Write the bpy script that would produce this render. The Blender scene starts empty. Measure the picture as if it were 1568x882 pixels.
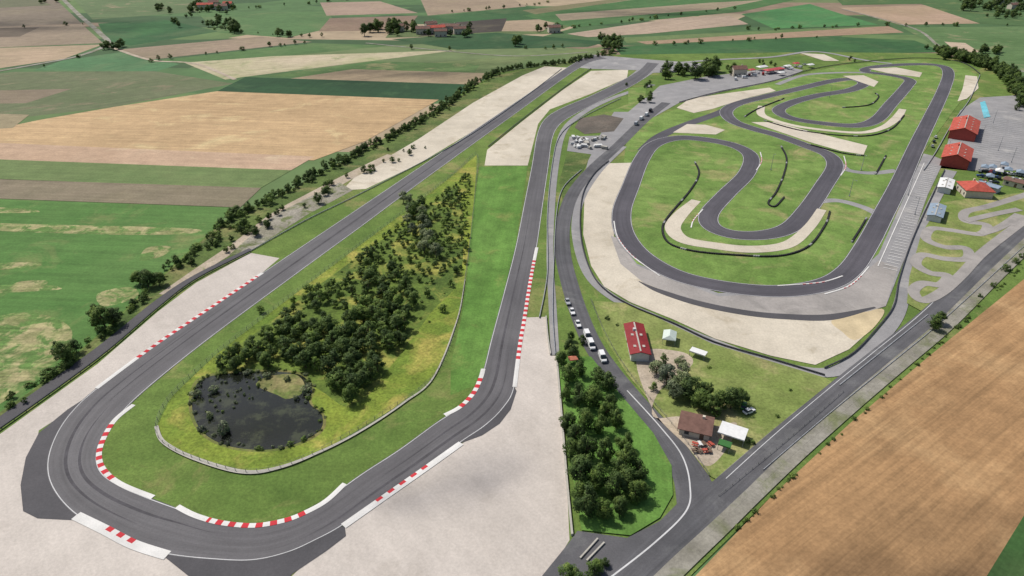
import bpy, bmesh, math, random
import numpy as np
from mathutils import Vector, Matrix
from mathutils.geometry import tessellate_polygon
random.seed(7); np.random.seed(7)
scene=bpy.context.scene
# ---------------------------------------------------------------- survey frame
H=135.0; F=1045.0; CX,CY=784.0,441.0; HOR=-150.0
TH=math.atan((CY-HOR)/F); ST,CT=math.sin(TH),math.cos(TH)
def G(u,v):
    a=(u-CX)/F; b=(v-CY)/F
    t=H/(ST+b*CT)
    return (a*t, t*(CT-b*ST))
def gdir(p,q):
    a=G(*p); b=G(*q); return math.atan2(b[1]-a[1],b[0]-a[0])
def lin(c):
    c=c/255.0
    return c/12.92 if c<=0.04045 else ((c+0.055)/1.055)**2.4
def C(r,g,b,k=1.18,ds=.05):
    l=.3*r+.59*g+.11*b
    r,g,b=r+(l-r)*ds,g+(l-g)*ds,b+(l-b)*ds
    return (min(lin(r)/k,.85),min(lin(g)/k,.85),min(lin(b)/k,.85),1)
# ---------------------------------------------------------------- materials
def newmat(name):
    m=bpy.data.materials.new(name); m.use_nodes=True
    nt=m.node_tree; b=nt.nodes['Principled BSDF']
    b.inputs['Roughness'].default_value=.9
    b.inputs['Specular IOR Level'].default_value=.2
    return m,nt,b
def mix(nt,fac,a,b,mode='MIX'):
    n=nt.nodes.new('ShaderNodeMixRGB'); n.blend_type=mode
    for i,x in ((0,fac),(1,a),(2,b)):
        if isinstance(x,bpy.types.NodeSocket): nt.links.new(x,n.inputs[i])
        else: n.inputs[i].default_value=x
    return n.outputs[0]
def noise(nt,vec,scale,detail=3,rough=.55,dist=0):
    n=nt.nodes.new('ShaderNodeTexNoise'); n.inputs['Scale'].default_value=scale
    n.inputs['Detail'].default_value=detail; n.inputs['Roughness'].default_value=rough
    n.inputs['Distortion'].default_value=dist
    nt.links.new(vec,n.inputs['Vector']); return n.outputs[0]
def ramp(nt,x,a,b,ca=(0,0,0,1),cb=(1,1,1,1)):
    n=nt.nodes.new('ShaderNodeValToRGB'); e=n.color_ramp.elements
    e[0].position=a; e[0].color=ca; e[1].position=b; e[1].color=cb
    nt.links.new(x,n.inputs[0]); return n.outputs[0]
def g4(v): return (v,v,v,1)
def surf(name,c1,c2=None,big=.02,fine=1.2,fa=.25,c3=None,c3s=.05,c3t=(.55,.68),ang=None,sfreq=.35,samp=.3,rough=.92,uvline=False,mid=.12,ma=.2,slen=.012):
    m,nt,b=newmat(name)
    geo=nt.nodes.new('ShaderNodeNewGeometry'); P=geo.outputs['Position']
    if c2 is None: c2=tuple(x*.75 for x in c1[:3])+(1,)
    col=mix(nt,ramp(nt,noise(nt,P,big,4,.6,.4),.36,.64),c1,c2)
    if c3: col=mix(nt,ramp(nt,noise(nt,P,c3s,5,.65,.6),*c3t),col,c3)
    col=mix(nt,1,col,ramp(nt,noise(nt,P,mid,4,.6),.3,.7,g4(1-ma),g4(1+ma)),'MULTIPLY')
    fn=noise(nt,P,fine,3,.7)
    col=mix(nt,1,col,ramp(nt,fn,.3,.7,g4(1-fa),g4(1+fa)),'MULTIPLY')
    if ang is not None:
        mp=nt.nodes.new('ShaderNodeMapping'); mp.vector_type='POINT'
        mp.inputs['Rotation'].default_value=(0,0,-ang)
        nt.links.new(P,mp.inputs['Vector'])
        sc=nt.nodes.new('ShaderNodeVectorMath'); sc.operation='MULTIPLY'
        sc.inputs[1].default_value=(slen,sfreq,1); nt.links.new(mp.outputs[0],sc.inputs[0])
        col=mix(nt,1,col,ramp(nt,noise(nt,sc.outputs[0],1,4,.75),.3,.7,g4(1-samp),g4(1+samp)),'MULTIPLY')
    if uvline:
        uv=nt.nodes.new('ShaderNodeUVMap')
        sc=nt.nodes.new('ShaderNodeVectorMath'); sc.operation='MULTIPLY'
        sc.inputs[1].default_value=(6,.012,1); nt.links.new(uv.outputs[0],sc.inputs[0])
        col=mix(nt,1,col,ramp(nt,noise(nt,sc.outputs[0],1,4,.7),.3,.72,g4(.78),g4(1.18)),'MULTIPLY')
    nt.links.new(col,b.inputs['Base Color']); b.inputs['Roughness'].default_value=rough
    bp=nt.nodes.new('ShaderNodeBump'); bp.inputs['Strength'].default_value=.25; bp.inputs['Distance'].default_value=.15
    nt.links.new(fn,bp.inputs['Height']); nt.links.new(bp.outputs[0],b.inputs['Normal'])
    return m
def plain(name,c,rough=.6,var=.12,metal=0,sc=.8):
    m,nt,b=newmat(name)
    tc=nt.nodes.new('ShaderNodeTexCoord')
    col=mix(nt,1,c,ramp(nt,noise(nt,tc.outputs['Object'],sc,4,.7),.3,.7,g4(1-var),g4(1+var)),'MULTIPLY')
    nt.links.new(col,b.inputs['Base Color'])
    b.inputs['Roughness'].default_value=rough; b.inputs['Metallic'].default_value=metal
    return m
# ---------------------------------------------------------------- geometry helpers
def cat(pts,n=8,closed=False):
    P=np.array(pts,float); N=len(P); out=[]
    rng=range(N) if closed else range(N-1)
    for i in rng:
        if closed: p0,p1,p2,p3=P[(i-1)%N],P[i],P[(i+1)%N],P[(i+2)%N]
        else: p0,p1,p2,p3=P[max(i-1,0)],P[i],P[i+1],P[min(i+2,N-1)]
        for k in range(n):
            t=k/n
            out.append(.5*((2*p1)+(-p0+p2)*t+(2*p0-5*p1+4*p2-p3)*t*t+(-p0+3*p1-3*p2+p3)*t**3))
    if not closed: out.append(P[-1])
    return np.array(out)
ZC=[0.0]
def nz(): ZC[0]+=.004; return ZC[0]
def mkobj(name,verts,faces,mats,uvs=None,mi=None,smooth=False,coll=None):
    me=bpy.data.meshes.new(name); me.from_pydata([tuple(v) for v in verts],[],faces)
    for m in (mats if isinstance(mats,(list,tuple)) else [mats]): me.materials.append(m)
    if mi is not None: me.polygons.foreach_set('material_index',mi)
    if uvs is not None:
        l=me.uv_layers.new(name='UVMap')
        for lp in me.loops: l.data[lp.index].uv=uvs[lp.vertex_index]
    if smooth: me.polygons.foreach_set('use_smooth',[True]*len(me.polygons))
    me.update()
    o=bpy.data.objects.new(name,me); scene.collection.objects.link(o); return o
def poly(name,pts,mat,smooth=False,n=6):
    q=cat(pts,n,True) if smooth else pts
    z=nz(); w=[Vector((*G(*p),z)) for p in q]
    tris=tessellate_polygon([w])
    fs=[]
    for a,b,c in tris:
        nr=(w[b]-w[a]).cross(w[c]-w[a])
        fs.append((a,b,c) if nr.z>0 else (a,c,b))
    return mkobj(name,w,fs,mat)
def wline(pts,n=8,step=None,closed=False):
    q=cat(pts,n,closed); w=np.array([G(*p) for p in q])
    if closed: w=np.vstack([w,w[:1]])
    if step:
        d=np.r_[0,np.cumsum(np.linalg.norm(np.diff(w,axis=0),axis=1))]
        k=max(2,int(d[-1]/step)+1); t=np.linspace(0,d[-1],k)
        w=np.c_[np.interp(t,d,w[:,0]),np.interp(t,d,w[:,1])]
    return w
def normals(w):
    t=np.gradient(w,axis=0); t/= (np.linalg.norm(t,axis=1)[:,None]+1e-9)
    return np.c_[-t[:,1],t[:,0]]
def wribbon(name,w,width,mat,z=None,off=0,closed=False,rise=0):
    z=nz() if z is None else z
    nn=normals(w)
    if closed:
        t=(w[1]-w[-2]); t/=np.linalg.norm(t); nn[0]=nn[-1]=(-t[1],t[0])
    width=np.broadcast_to(np.asarray(width,float),(len(w),))
    L=w+nn*(off+width/2)[:,None]; R=w+nn*(off-width/2)[:,None]
    return bridge(name,L,R,mat,z,rise)
def bridge(name,L,R,mat,z=None,rise=0):
    z=nz() if z is None else z
    d=np.r_[0,np.cumsum(np.linalg.norm(np.diff((L+R)/2,axis=0),axis=1))]
    v=[];uv=[];f=[];n=len(L)
    for i in range(n):
        zz=z+rise*i/n
        v+= [(L[i][0],L[i][1],zz),(R[i][0],R[i][1],zz)]; uv+=[(0,d[i]),(1,d[i])]
        if i: 
            a=2*i-2; f.append((a,a+1,a+3,a+2))
    ZC[0]+=rise
    o=mkobj(name,v,f,mat,uv)
    if o.data.polygons[0].normal.z<0: o.data.flip_normals()
    return o
def ribbon(name,pts,width,mat,closed=False,n=10,off=0,z=None,rise=0):
    if isinstance(width,(list,tuple)):
        q=cat([(p[0],p[1]) for p in pts],n,closed)
        wd=cat([(x,0) for x in width],n,closed)[:,0]
        w=np.array([G(*p) for p in q]); return wribbon(name,w,wd,mat,z,off,False,rise)
    return wribbon(name,wline(pts,n,None,closed),width,mat,z,off,closed,rise)
def box(V,Fc,MI,c,s,mi=0,rot=0,taper=1.0):
    b=len(V); cs,sn=math.cos(rot),math.sin(rot)
    for dz in (-1,1):
        k=taper if dz>0 else 1
        for dx,dy in ((-1,-1),(1,-1),(1,1),(-1,1)):
            x,y=dx*s[0]/2*k,dy*s[1]/2*k
            V.append((c[0]+x*cs-y*sn,c[1]+x*sn+y*cs,c[2]+dz*s[2]/2))
    for f in ((3,2,1,0),(4,5,6,7),(0,1,5,4),(1,2,6,5),(2,3,7,6),(3,0,4,7)):
        Fc.append(tuple(b+i for i in f)); MI.append(mi)
def wallrun(name,w,h,th,mat,z0=0.0):
    nn=normals(w); V=[];Fc=[]
    for i in range(len(w)):
        l=w[i]+nn[i]*th/2; r=w[i]-nn[i]*th/2
        V+=[(l[0],l[1],z0),(l[0],l[1],h),(r[0],r[1],h),(r[0],r[1],z0)]
        if i:
            a=4*(i-1); b=4*i
            for j in range(4):
                Fc.append((a+j,a+(j+1)%4,b+(j+1)%4,b+j))
    Fc.append((0,1,2,3)); e=4*(len(w)-1); Fc.append((e+3,e+2,e+1,e))
    return V,Fc
def rail(name,pts,mats,h=.85,th=.22,gap=4,closed=False,beam=.42):
    w=wline(pts,8,gap,closed)
    V,Fc=wallrun(name,w,h,th,None,h-beam); MI=[0]*len(Fc)
    for p in w: box(V,Fc,MI,(p[0],p[1],h/2+.03),(.16,.16,h+.06),1)
    return mkobj(name,V,Fc,mats,mi=MI)
def wall(name,pts,mat,h=1.0,th=.5,gap=3,closed=False):
    w=wline(pts,8,gap,closed); V,Fc=wallrun(name,w,h,th,None,0)
    return mkobj(name,V,Fc,mat)
def tyrewall(name,pts,mats,closed=False):
    w=wline(pts,8,.95,closed); V=[];Fc=[];MI=[]
    for i,p in enumerate(w):
        mi=1 if (i//3)%11==0 else 0
        b=len(V); N=6
        hh=.95+random.uniform(-.06,.06)
        for z in (0,hh):
            for k in range(N):
                a=k*2*math.pi/N; V.append((p[0]+.5*math.cos(a),p[1]+.5*math.sin(a),z+.1))
        for k in range(N):
            Fc.append((b+k,b+(k+1)%N,b+N+(k+1)%N,b+N+k)); MI.append(mi)
        Fc.append(tuple(b+N+k for k in range(N))); MI.append(mi)
    return mkobj(name,V,Fc,mats,mi=MI)
# ---------------------------------------------------------------- material set
GRASS=surf('grass',C(104,126,58),C(86,112,48),.02,1.5,.26,C(138,134,82),.035,(.54,.70),ma=.16)
GRASS_B=surf('mown_grass',C(98,136,60),C(84,122,50),.03,1.4,.22,C(124,134,70),.05,(.56,.74),ang=gdir((700,600),(780,300)),sfreq=.25,samp=.16)
GRASS_K=surf('grass_kart',C(116,142,70),C(94,124,54),.03,1.4,.24,C(152,146,96),.04,(.53,.71),ang=gdir((1000,300),(1300,330)),sfreq=.2,samp=.1)
GRASS_Y=surf('meadow',C(130,144,52),C(94,118,42),.03,1.1,.36,C(160,152,74),.05,(.5,.66))
GRASS_D=surf('rough_grass',C(92,110,54),C(72,94,44),.03,1.0,.34,C(130,126,80),.05,(.5,.68))
GRASS_P=surf('plot_grass',C(130,140,78),C(108,126,60),.03,1.2,.26,C(164,154,106),.05,(.5,.7))
SAND=surf('gravel_pale',C(200,191,182),C(186,177,168),.012,1.6,.1,C(172,163,153),.03,(.55,.75),ma=.06,ang=gdir((300,760),(200,560)),sfreq=.2,samp=.06)
SAND2=surf('gravel_warm',C(206,196,178),C(190,180,162),.02,1.6,.12,C(172,160,138),.05,(.55,.72),ma=.08)
SANDO=surf('gravel_tan',C(200,182,146),C(186,168,134),.02,1.6,.1)
ASPH=surf('asphalt_track',C(103,101,103),C(92,90,93),.02,2.2,.1,ma=.08,uvline=True,rough=.72)
ASPH2=surf('asphalt_dark',C(86,84,87),C(76,75,78),.02,2,.12,ma=.1,rough=.8)
ASPHK=surf('asphalt_kart',C(91,88,94),C(80,78,84),.02,2,.1,ma=.08,uvline=True,rough=.75)
ROAD=surf('road_asphalt',C(100,99,102),C(86,86,89),.03,2,.12,C(114,114,114),.05,(.55,.7),ma=.12,uvline=True)
APRON=surf('concrete_apron',C(164,158,153),C(148,143,139),.03,1.5,.1,C(134,130,126),.06,(.52,.7),ma=.1)
PIT=surf('paddock_asphalt',C(150,148,148),C(136,135,136),.02,1.5,.1,C(164,161,158),.04,(.55,.7),ma=.1)
SHOULD=surf('gravel_shoulder',C(150,146,136),C(132,128,116),.05,1.2,.18,C(112,116,84),.08,(.5,.66))
DIRT=surf('dirt',C(184,170,152),C(164,150,130),.06,1.2,.2,C(128,130,90),.08,(.6,.75))
BARE=surf('bare_soil',C(112,102,92),C(92,86,78),.06,1,.2)
WHITE=surf('white_paint',C(222,220,216),C(206,204,200),.1,3,.08,ma=.06)
RED=surf('red_paint',C(204,58,66),C(190,56,62),.1,3,.1,ma=.08)
LINE=surf('line_paint',C(205,205,205),C(190,190,190),.1,3,.1,ma=.08)
CONC=plain('concrete',C(176,172,162),.85)
DARKW=plain('dark_barrier',C(66,66,70),.7)
STEEL=plain('galvanised_steel',C(150,152,155),.5,.1)
POST=plain('post_steel',C(120,120,118),.6)
TYRE=plain('tyre_rubber',C(52,52,54),.9)
TYREW=plain('tyre_white',C(150,150,150),.8)
# ---------------------------------------------------------------- ground
m,nt,b=newmat('farmland')
geo=nt.nodes.new('ShaderNodeNewGeometry'); mp=nt.nodes.new('ShaderNodeMapping')
mp.inputs['Rotation'].default_value=(0,0,.2); mp.inputs['Scale'].default_value=(.0028,.009,1)
nt.links.new(geo.outputs['Position'],mp.inputs['Vector'])
vo=nt.nodes.new('ShaderNodeTexVoronoi'); vo.inputs['Scale'].default_value=1; vo.inputs['Randomness'].default_value=.7
vo.distance='CHEBYCHEV'
nt.links.new(mp.outputs[0],vo.inputs['Vector'])
sp=nt.nodes.new('ShaderNodeSeparateXYZ'); nt.links.new(vo.outputs['Color'],sp.inputs[0])
rp=nt.nodes.new('ShaderNodeValToRGB'); rp.color_ramp.interpolation='CONSTANT'
cols=[(74,102,62),(96,120,72),(164,146,120),(82,112,68),(136,118,98),(104,120,78),(172,154,126),(66,92,58)]
for i,c in enumerate(cols):
    e=rp.color_ramp.elements[i] if i<2 else rp.color_ramp.elements.new(i/8)
    e.position=i/8; e.color=C(*c)
nt.links.new(sp.outputs[0],rp.inputs[0])
col=mix(nt,1,rp.outputs[0],ramp(nt,noise(nt,geo.outputs['Position'],.03,5,.65),.3,.7,g4(.8),g4(1.2)),'MULTIPLY')
nt.links.new(col,b.inputs['Base Color'])
S=9000
mkobj('ground',[(-S,-S/2,0),(S,-S/2,0),(S,S*1.5,0),(-S,S*1.5,0)],[(0,1,2,3)],m)
# ---------------------------------------------------------------- farm fields
FI=[0]
def field(pts,c,c2=None,a=None,b=None,samp=.18,sf=.3,c3=None,c3t=(.56,.7),c3s=.03,name='crop_field',far=None):
    FI[0]+=1
    a=a or pts[0]; b=b or pts[1]
    if c3 is None:
        k=tuple(int(x*.6+y*.4) for x,y in zip(c,(142,134,98))); c3=k; c3t=(.5,.8); c3s=.015
    m=surf('crop_%02d'%FI[0],C(*c),C(*(c2 or tuple(int(x*.92) for x in c))),.012,.9,.16,C(*c3),c3s,c3t,ang=gdir(a,b),sfreq=sf,samp=samp,ma=.12)
    return poly(name,pts,m)
field([(-80,-20),(78,-8),(125,36),(-80,44)],(128,116,100))  # far field colours lightened and muted to stand in for distance haze
field([(-80,-8),(60,0),(80,8),(-80,16)],(108,110,84))
field([(-80,44),(125,37),(158,66),(-80,76)],(150,134,114))
field([(-80,44),(60,42),(30,56),(-80,60)],(112,100,86))
field([(-80,76),(158,68),(98,90),(-80,116)],(174,152,126),(158,140,114))
field([(98,92),(185,80),(275,98),(238,110),(50,108)],(82,122,80))
field([(-80,122),(20,110),(236,109),(358,128),(172,164),(50,178),(-80,186)],(106,112,82),(94,106,72),c3=(128,118,94))
field([(-80,140),(110,136),(40,158),(-80,160)],(134,120,100))
field([(150,36),(252,30),(335,48),(200,70),(165,62)],(50,88,52),(62,106,60))
field([(104,-10),(300,-10),(305,18),(142,30)],(98,118,78),c3=(150,134,108))
field([(180,76),(400,56),(478,64),(225,92)],(150,132,112),(134,120,100))
field([(225,94),(480,66),(600,70),(310,98)],(86,118,68))
field([(282,96),(420,86),(700,77),(372,118),(345,122)],(186,172,146),(164,160,122),c3=(128,140,92),c3t=(.54,.7))
field([(560,104),(790,86),(940,70),(840,100),(735,118)],(112,126,80),(92,114,68))
field([(400,117),(570,94),(735,98),(720,122)],(98,124,72),(80,110,62),c3=(150,140,100))
field([(440,121),(540,106),(742,112),(734,130)],(160,142,114))
field([(332,140),(376,118),(738,130),(700,152),(670,154)],(40,70,44),(46,80,48),samp=.1,c3=(58,88,54))
field([(302,20),(500,18),(520,40),(440,58),(335,50)],(88,120,72))
field([(490,4),(582,2),(640,20),(500,24)],(162,140,122))
field([(505,28),(640,24),(622,46),(488,48)],(138,116,98))
field([(600,46),(880,38),(840,52),(590,58)],(96,114,70))
field([(640,-10),(770,-10),(806,10),(655,24)],(156,138,116))
field([(655,26),(806,10),(900,26),(700,36)],(62,98,58))
field([(700,34),(776,28),(770,48),(640,56)],(72,66,60))
field([(775,32),(862,28),(830,48),(768,48)],(164,144,120))
field([(600,60),(760,50),(930,64),(900,72),(700,76)],(52,86,52))
field([(800,24),(1050,-12),(1270,-12),(1135,18),(880,42)],(74,112,64))
field([(800,16),(960,-4),(1000,-6),(820,22)],(120,116,84))
field([(850,22),(1090,4),(1170,0),(1100,14),(860,32)],(154,140,116))
field([(868,52),(1030,28),(1118,24),(1146,37),(990,52),(900,57)],(172,152,132))
field([(1135,22),(1240,6),(1290,22),(1345,38),(1185,44)],(70,120,70),(78,128,74))
field([(950,58),(1190,46),(1350,40),(1372,44),(960,66)],(100,122,74))
field([(975,64),(1360,40),(1384,50),(990,68)],(160,134,110))
field([(940,72),(1270,56),(1400,62),(1445,80),(1250,84),(960,94)],(52,88,52),(64,104,58))
field([(1284,12),(1420,8),(1505,36),(1378,38)],(172,146,124),(158,136,110))
field([(1270,-12),(1640,-12),(1660,46),(1500,36),(1410,6),(1290,8)],(80,108,64),c3=(116,124,78))
field([(1380,42),(1640,40),(1700,130),(1568,124),(1440,74)],(96,122,76),(82,110,64),c3=(136,132,98))
field([(1446,64),(1478,66),(1500,80),(1466,80)],(190,170,146))
field([(-120,222),(60,184),(175,164),(332,140),(672,153),(560,216),(480,246),(-120,215)],(190,160,120),(174,146,108),(0,200),(480,215),samp=.2,sf=.35,c3=(196,174,130))
field([(-120,214),(482,240),(444,262),(-120,240)],(188,160,134),(174,146,120),samp=.14,c3=(198,176,146))
field([(-120,170),(45,176),(20,196),(-120,206)],(150,138,108))
field([(-120,240),(446,261),(398,289),(-120,270)],(98,120,70),(110,126,78),samp=.12)
field([(-120,271),(400,288),(368,318),(-120,300)],(134,122,102),(122,114,92),samp=.14)
field([(-160,300),(352,318),(330,355),(240,440),(160,510),(60,595),(-160,740)],(76,116,54),(88,122,62),(0,350),(290,360),samp=.16,sf=.3,c3=(126,130,80),c3t=(.56,.75))
straw=surf('straw_patch',C(172,162,118),C(124,132,80),.09,.9,.25,C(90,120,60),.12,(.46,.56),ang=gdir((0,350),(290,355)),sfreq=.5,samp=.3)
for pts in ([(-40,342),(60,344),(286,350),(292,358),(180,360),(-40,352)],[(-40,440),(60,436),(90,444),(-40,450)],[(-60,520),(20,480),(90,490),(110,520),(60,580),(-60,640)],[(150,450),(200,440),(210,455),(160,470)],[(225,380),(262,378),(250,392),(215,400)],[(-40,318),(40,320),(56,326),(-40,326)],[(30,432),(70,430),(66,438),(20,440)],[(-60,488),(100,494),(-60,500)],[(-60,410),(30,402),(60,408),(-60,418)]):
    poly('straw_field',pts,straw,True)
field([(1048,900),(1180,762),(1300,650),(1420,548),(1580,418),(1760,300),(1900,420),(1560,960),(1048,960)],(166,130,90),(150,116,80),(1110,830),(1568,500),samp=.26,sf=.4,c3=(180,146,104),c3t=(.5,.75),name='ploughed_field')
field([(1500,900),(1580,770),(1700,600),(1720,960)],(62,96,50),(72,108,54),name='crop_field')
# circuit ground
poly('circuit_grass',[(946,84),(760,112),(640,184),(450,288),(340,340),(250,420),(160,505),(60,590),(-60,680),(-200,960),(1000,960),(1060,880),(1180,762),(1300,650),(1420,548),(1580,418),(1700,330),(1720,140),(1568,118),(1440,82),(1240,80)],GRASS)
poly('verge_grass',[(946,80),(760,116),(640,186),(450,290),(340,342),(250,424),(160,508),(60,592),(-160,740),(-160,770),(0,655),(150,546),(240,470),(385,386),(530,290),(640,215),(830,104),(930,96)],GRASS_D)
# far farm tracks
ribbon('farm_road',[(88,-10),(120,22),(152,50),(164,68),(120,86),(60,98),(-40,116)],[6,6,6,6,5,5,5],SHOULD)
ribbon('farm_road',[(164,70),(230,92),(300,98),(360,122)],4,DIRT)
ribbon('farm_road',[(560,66),(680,78),(790,86),(900,80)],3,SHOULD)
ribbon('farm_road',[(1290,14),(1400,44),(1440,72),(1480,84),(1568,110),(1700,150)],4,SHOULD)
# ---------------------------------------------------------------- main circuit surfaces
poly('gravel_area',[(384,388),(428,396),(400,420),(250,524),(150,602),(60,660),(40,760),(120,800),(246,848),(330,900),(400,990),(-300,990),(-160,778),(0,666),(150,558),(242,478),(300,434)],SAND)
poly('gravel_area',[(430,900),(525,808),(705,682),(760,645),(786,600),(806,487),(836,486),(842,545),(853,546),(866,700),(872,828),(828,900),(700,990),(380,990)],SAND)
poly('gravel_area',[(742,254),(746,230),(800,186),(862,138),(905,109),(962,107),(960,120),(900,146),(842,168),(824,190),(808,254)],SAND2)
poly('gravel_strip',[(868,104),(812,142),(720,204),(640,252),(560,290),(524,292),(545,270),(640,214),(724,158),(800,116),(834,102)],SAND2)
ribbon('dirt_road',[(600,238),(540,268),(480,300),(425,330),(370,372),(300,418),(250,452)],[7,8,9,8,7,5,4],DIRT)
poly('dirt_patch',[(420,330),(470,304),(520,280),(540,292),(470,330),(385,384),(350,392)],surf('stony',C(156,150,138),C(134,130,114),.06,1,.3,C(104,112,72),.1,(.5,.6)))
ribbon('perimeter_road',[(-60,692),(0,648),(150,540),(242,464),(300,424),(385,382)],[5,5,5,4,3,3],ASPH2)
poly('mown_grass',[(735,256),(808,255),(789,380),(771,450),(752,520),(740,567),(728,598),(665,650),(610,690),(553,727),(500,765),(437,796),(388,805),(330,800),(275,780),(215,757),(160,728),(150,700),(172,650),(222,600),(316,522),(455,420),(657,272),(735,232)],GRASS)
poly('mown_grass',[(734,256),(808,255),(789,380),(771,450),(752,520),(742,562),(725,592),(690,606),(690,560),(706,490),(716,420),(722,340)],GRASS_B,False)
PLOT=[(240,655),(262,610),(330,545),(420,475),(520,400),(600,340),(690,272),(730,238),(727,300),(720,370),(712,430),(702,490),(668,575),(600,628),(500,688),(430,718),(370,725),(300,705),(252,682)]
poly('meadow',PLOT,GRASS_Y)
poly('rough_grass',[(330,570),(420,490),(540,400),(640,330),(700,290),(706,420),(660,480),(600,560),(540,625),(470,590)],surf('plantation_ground',C(100,120,48),C(76,98,40),.05,1.0,.36,C(146,144,68),.06,(.5,.64)),True)
# pond
water,nt,b=newmat('pond_water')
b.inputs['Roughness'].default_value=.07; b.inputs['Specular IOR Level'].default_value=.5
geo=nt.nodes.new('ShaderNodeNewGeometry'); bp=nt.nodes.new('ShaderNodeBump'); bp.inputs['Strength'].default_value=.1; bp.inputs['Distance'].default_value=.08
nt.links.new(noise(nt,geo.outputs['Position'],1.2,3),bp.inputs['Height']); nt.links.new(bp.outputs[0],b.inputs['Normal'])
nt.links.new(mix(nt,ramp(nt,noise(nt,geo.outputs['Position'],.14,5,.7),.5,.64),(.010,.012,.008,1),(.04,.046,.024,1)),b.inputs['Base Color'])
POND=[(300,592),(320,578),(360,572),(420,570),(462,576),(478,598),(474,618),(493,636),(490,660),(455,680),(405,690),(350,684),(312,664),(295,630)]
ctr=np.mean(np.array(POND),axis=0)
poly('pond_bank',[tuple(ctr+(np.array(p)-ctr)*1.05) for p in POND],surf('mud_bank',C(124,118,70),C(98,110,52),.1,1,.25),True)
poly('pond_water',POND,water,True)
poly('pond_islet',[(392,590),(410,578),(450,574),(466,588),(462,604),(440,612),(425,606),(410,600)],surf('islet_mud',C(140,130,88),C(94,110,52),.15,1,.3),True)
# dark run-off asphalt
poly('runoff_asphalt',[(160,592),(104,628),(60,664),(40,702),(32,744),(36,784),(58,795),(116,798),(150,812),(130,760),(110,700),(150,640)],ASPH2)
poly('runoff_asphalt',[(246,849),(290,884),(340,960),(380,960),(448,880),(500,845),(530,822),(528,806),(440,840),(350,850)],ASPH2)
poly('runoff_asphalt',[(705,680),(738,668),(765,650),(782,628),(791,600),(786,590),(740,640)],ASPH2)
poly('track_link',[(862,108),(905,84),(1000,92),(1080,98),(1060,110),(1000,112),(985,122),(955,124),(975,108),(905,106),(886,104)],PIT)
# main track
OI=[((905,84),(930,90)),((868,104),(888,104)),((760,177),(786,177)),((620,272),(655,272)),((510,346),(556,346)),((400,420),(455,420)),((250,522),(318,522)),((150,594),(222,600)),((108,633),(180,643)),((83,672),(157,675)),((72,712),(150,705)),((80,748),(160,728)),((110,785),(188,746)),((162,818),(216,758)),((212,841),(245,769)),((262,852),(278,781)),((320,858),(330,800)),((385,860),(388,805)),((440,848),(437,796)),((485,828),(470,783)),((525,806),(500,765)),((590,760),(553,727)),((650,718),(610,690)),((707,678),(665,650)),((745,652),(702,625)),((772,625),(728,598)),((788,595),(740,567)),((797,525),(752,520)),((809,450),(771,450)),((822,380),(789,380)),((832,310),(803,310)),((840,255),(814,255)),((846,213),(822,208)),((858,191),(834,183)),((885,173),(860,166)),((925,153),(905,147)),((968,132),(955,122)),((992,116),(978,108)),((1010,98),(990,96))]
Oa=np.array([G(*p) for p in cat([x[0] for x in OI],8)]); Ia=np.array([G(*p) for p in cat([x[1] for x in OI],8)])
bridge('race_track',Oa,Ia,ASPH)
def lerp(a,b,t): return a+(b-a)*t
SKID=surf('tyre_marks',C(78,76,79),C(86,84,88),.1,1.5,.15)
for t0,t1,i0,i1 in ((.3,.42,40,110),(.62,.7,60,130),(.25,.33,150,215),(.55,.62,170,240),(.48,.54,8,60)):
    s=np.linspace(0,1,i1-i0)[:,None]; c=lerp(Oa[i0:i1],Ia[i0:i1],t0+(t1-t0)*s)
    wd=np.sin(np.linspace(0.05,3.09,i1-i0))*.9
    wribbon('tyre_mark',c,wd,SKID)
zl=nz()
for t in (.025,.972):
    wribbon('track_edge_line',lerp(Oa,Ia,t),.22,LINE,zl)
def kerb(pts,width,r0=.0,r1=1.0,blk=2.2,n=10,name='track_kerb',half=False):
    w=wline(pts,n,blk/2); L=len(w); nn=normals(w); V=[];Fc=[];MI=[]
    z0=ZC[0]+.004; z1=z0+.07
    for i in range(L):
        a=w[i]+nn[i]*width/2; b_=w[i]; c=w[i]-nn[i]*width/2
        V+=[(a[0],a[1],z0),(b_[0],b_[1],z1),(c[0],c[1],z0+.03)]
        if i:
            o=3*(i-1); t=i/L; red=(r0<=t<=r1) and (i//2)%2==0
            Fc+= [(o,o+3,o+4,o+1),(o+1,o+4,o+5,o+2)]; MI+=[1 if red else 0,(1 if red and not half else 0)]
    o=mkobj(name,V,Fc,[WHITE,RED],mi=MI)
    if o.data.polygons[0].normal.z<0: o.data.flip_normals()
    return o
ZC[0]+=.01
kerb([(402,419),(320,474),(250,521),(200,557),(148,596)],1.5,.04,.8,1.6)
kerb([(117,791),(160,812),(205,835),(257,852)],2.6,.36,.66,1.9,half=True)
kerb([(526,807),(590,762),(650,720),(706,680)],2.0,.25,.74,1.9,half=True)
kerb([(822,380),(815,415),(809,450),(802,495),(796,530),(788,594)],1.4,.12,.85,1.7)
kerb([(205,621),(176,645),(158,675),(152,700),(160,722),(186,743),(235,763)],1.5,.18,.72,1.7)
kerb([(272,777),(300,791),(340,802),(390,806),(437,798),(470,785),(500,768),(528,742)],1.5,.22,.72,1.7)
kerb([(681,637),(705,624),(725,603),(736,580),(740,566)],1.5,.25,.8,1.7)
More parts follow.
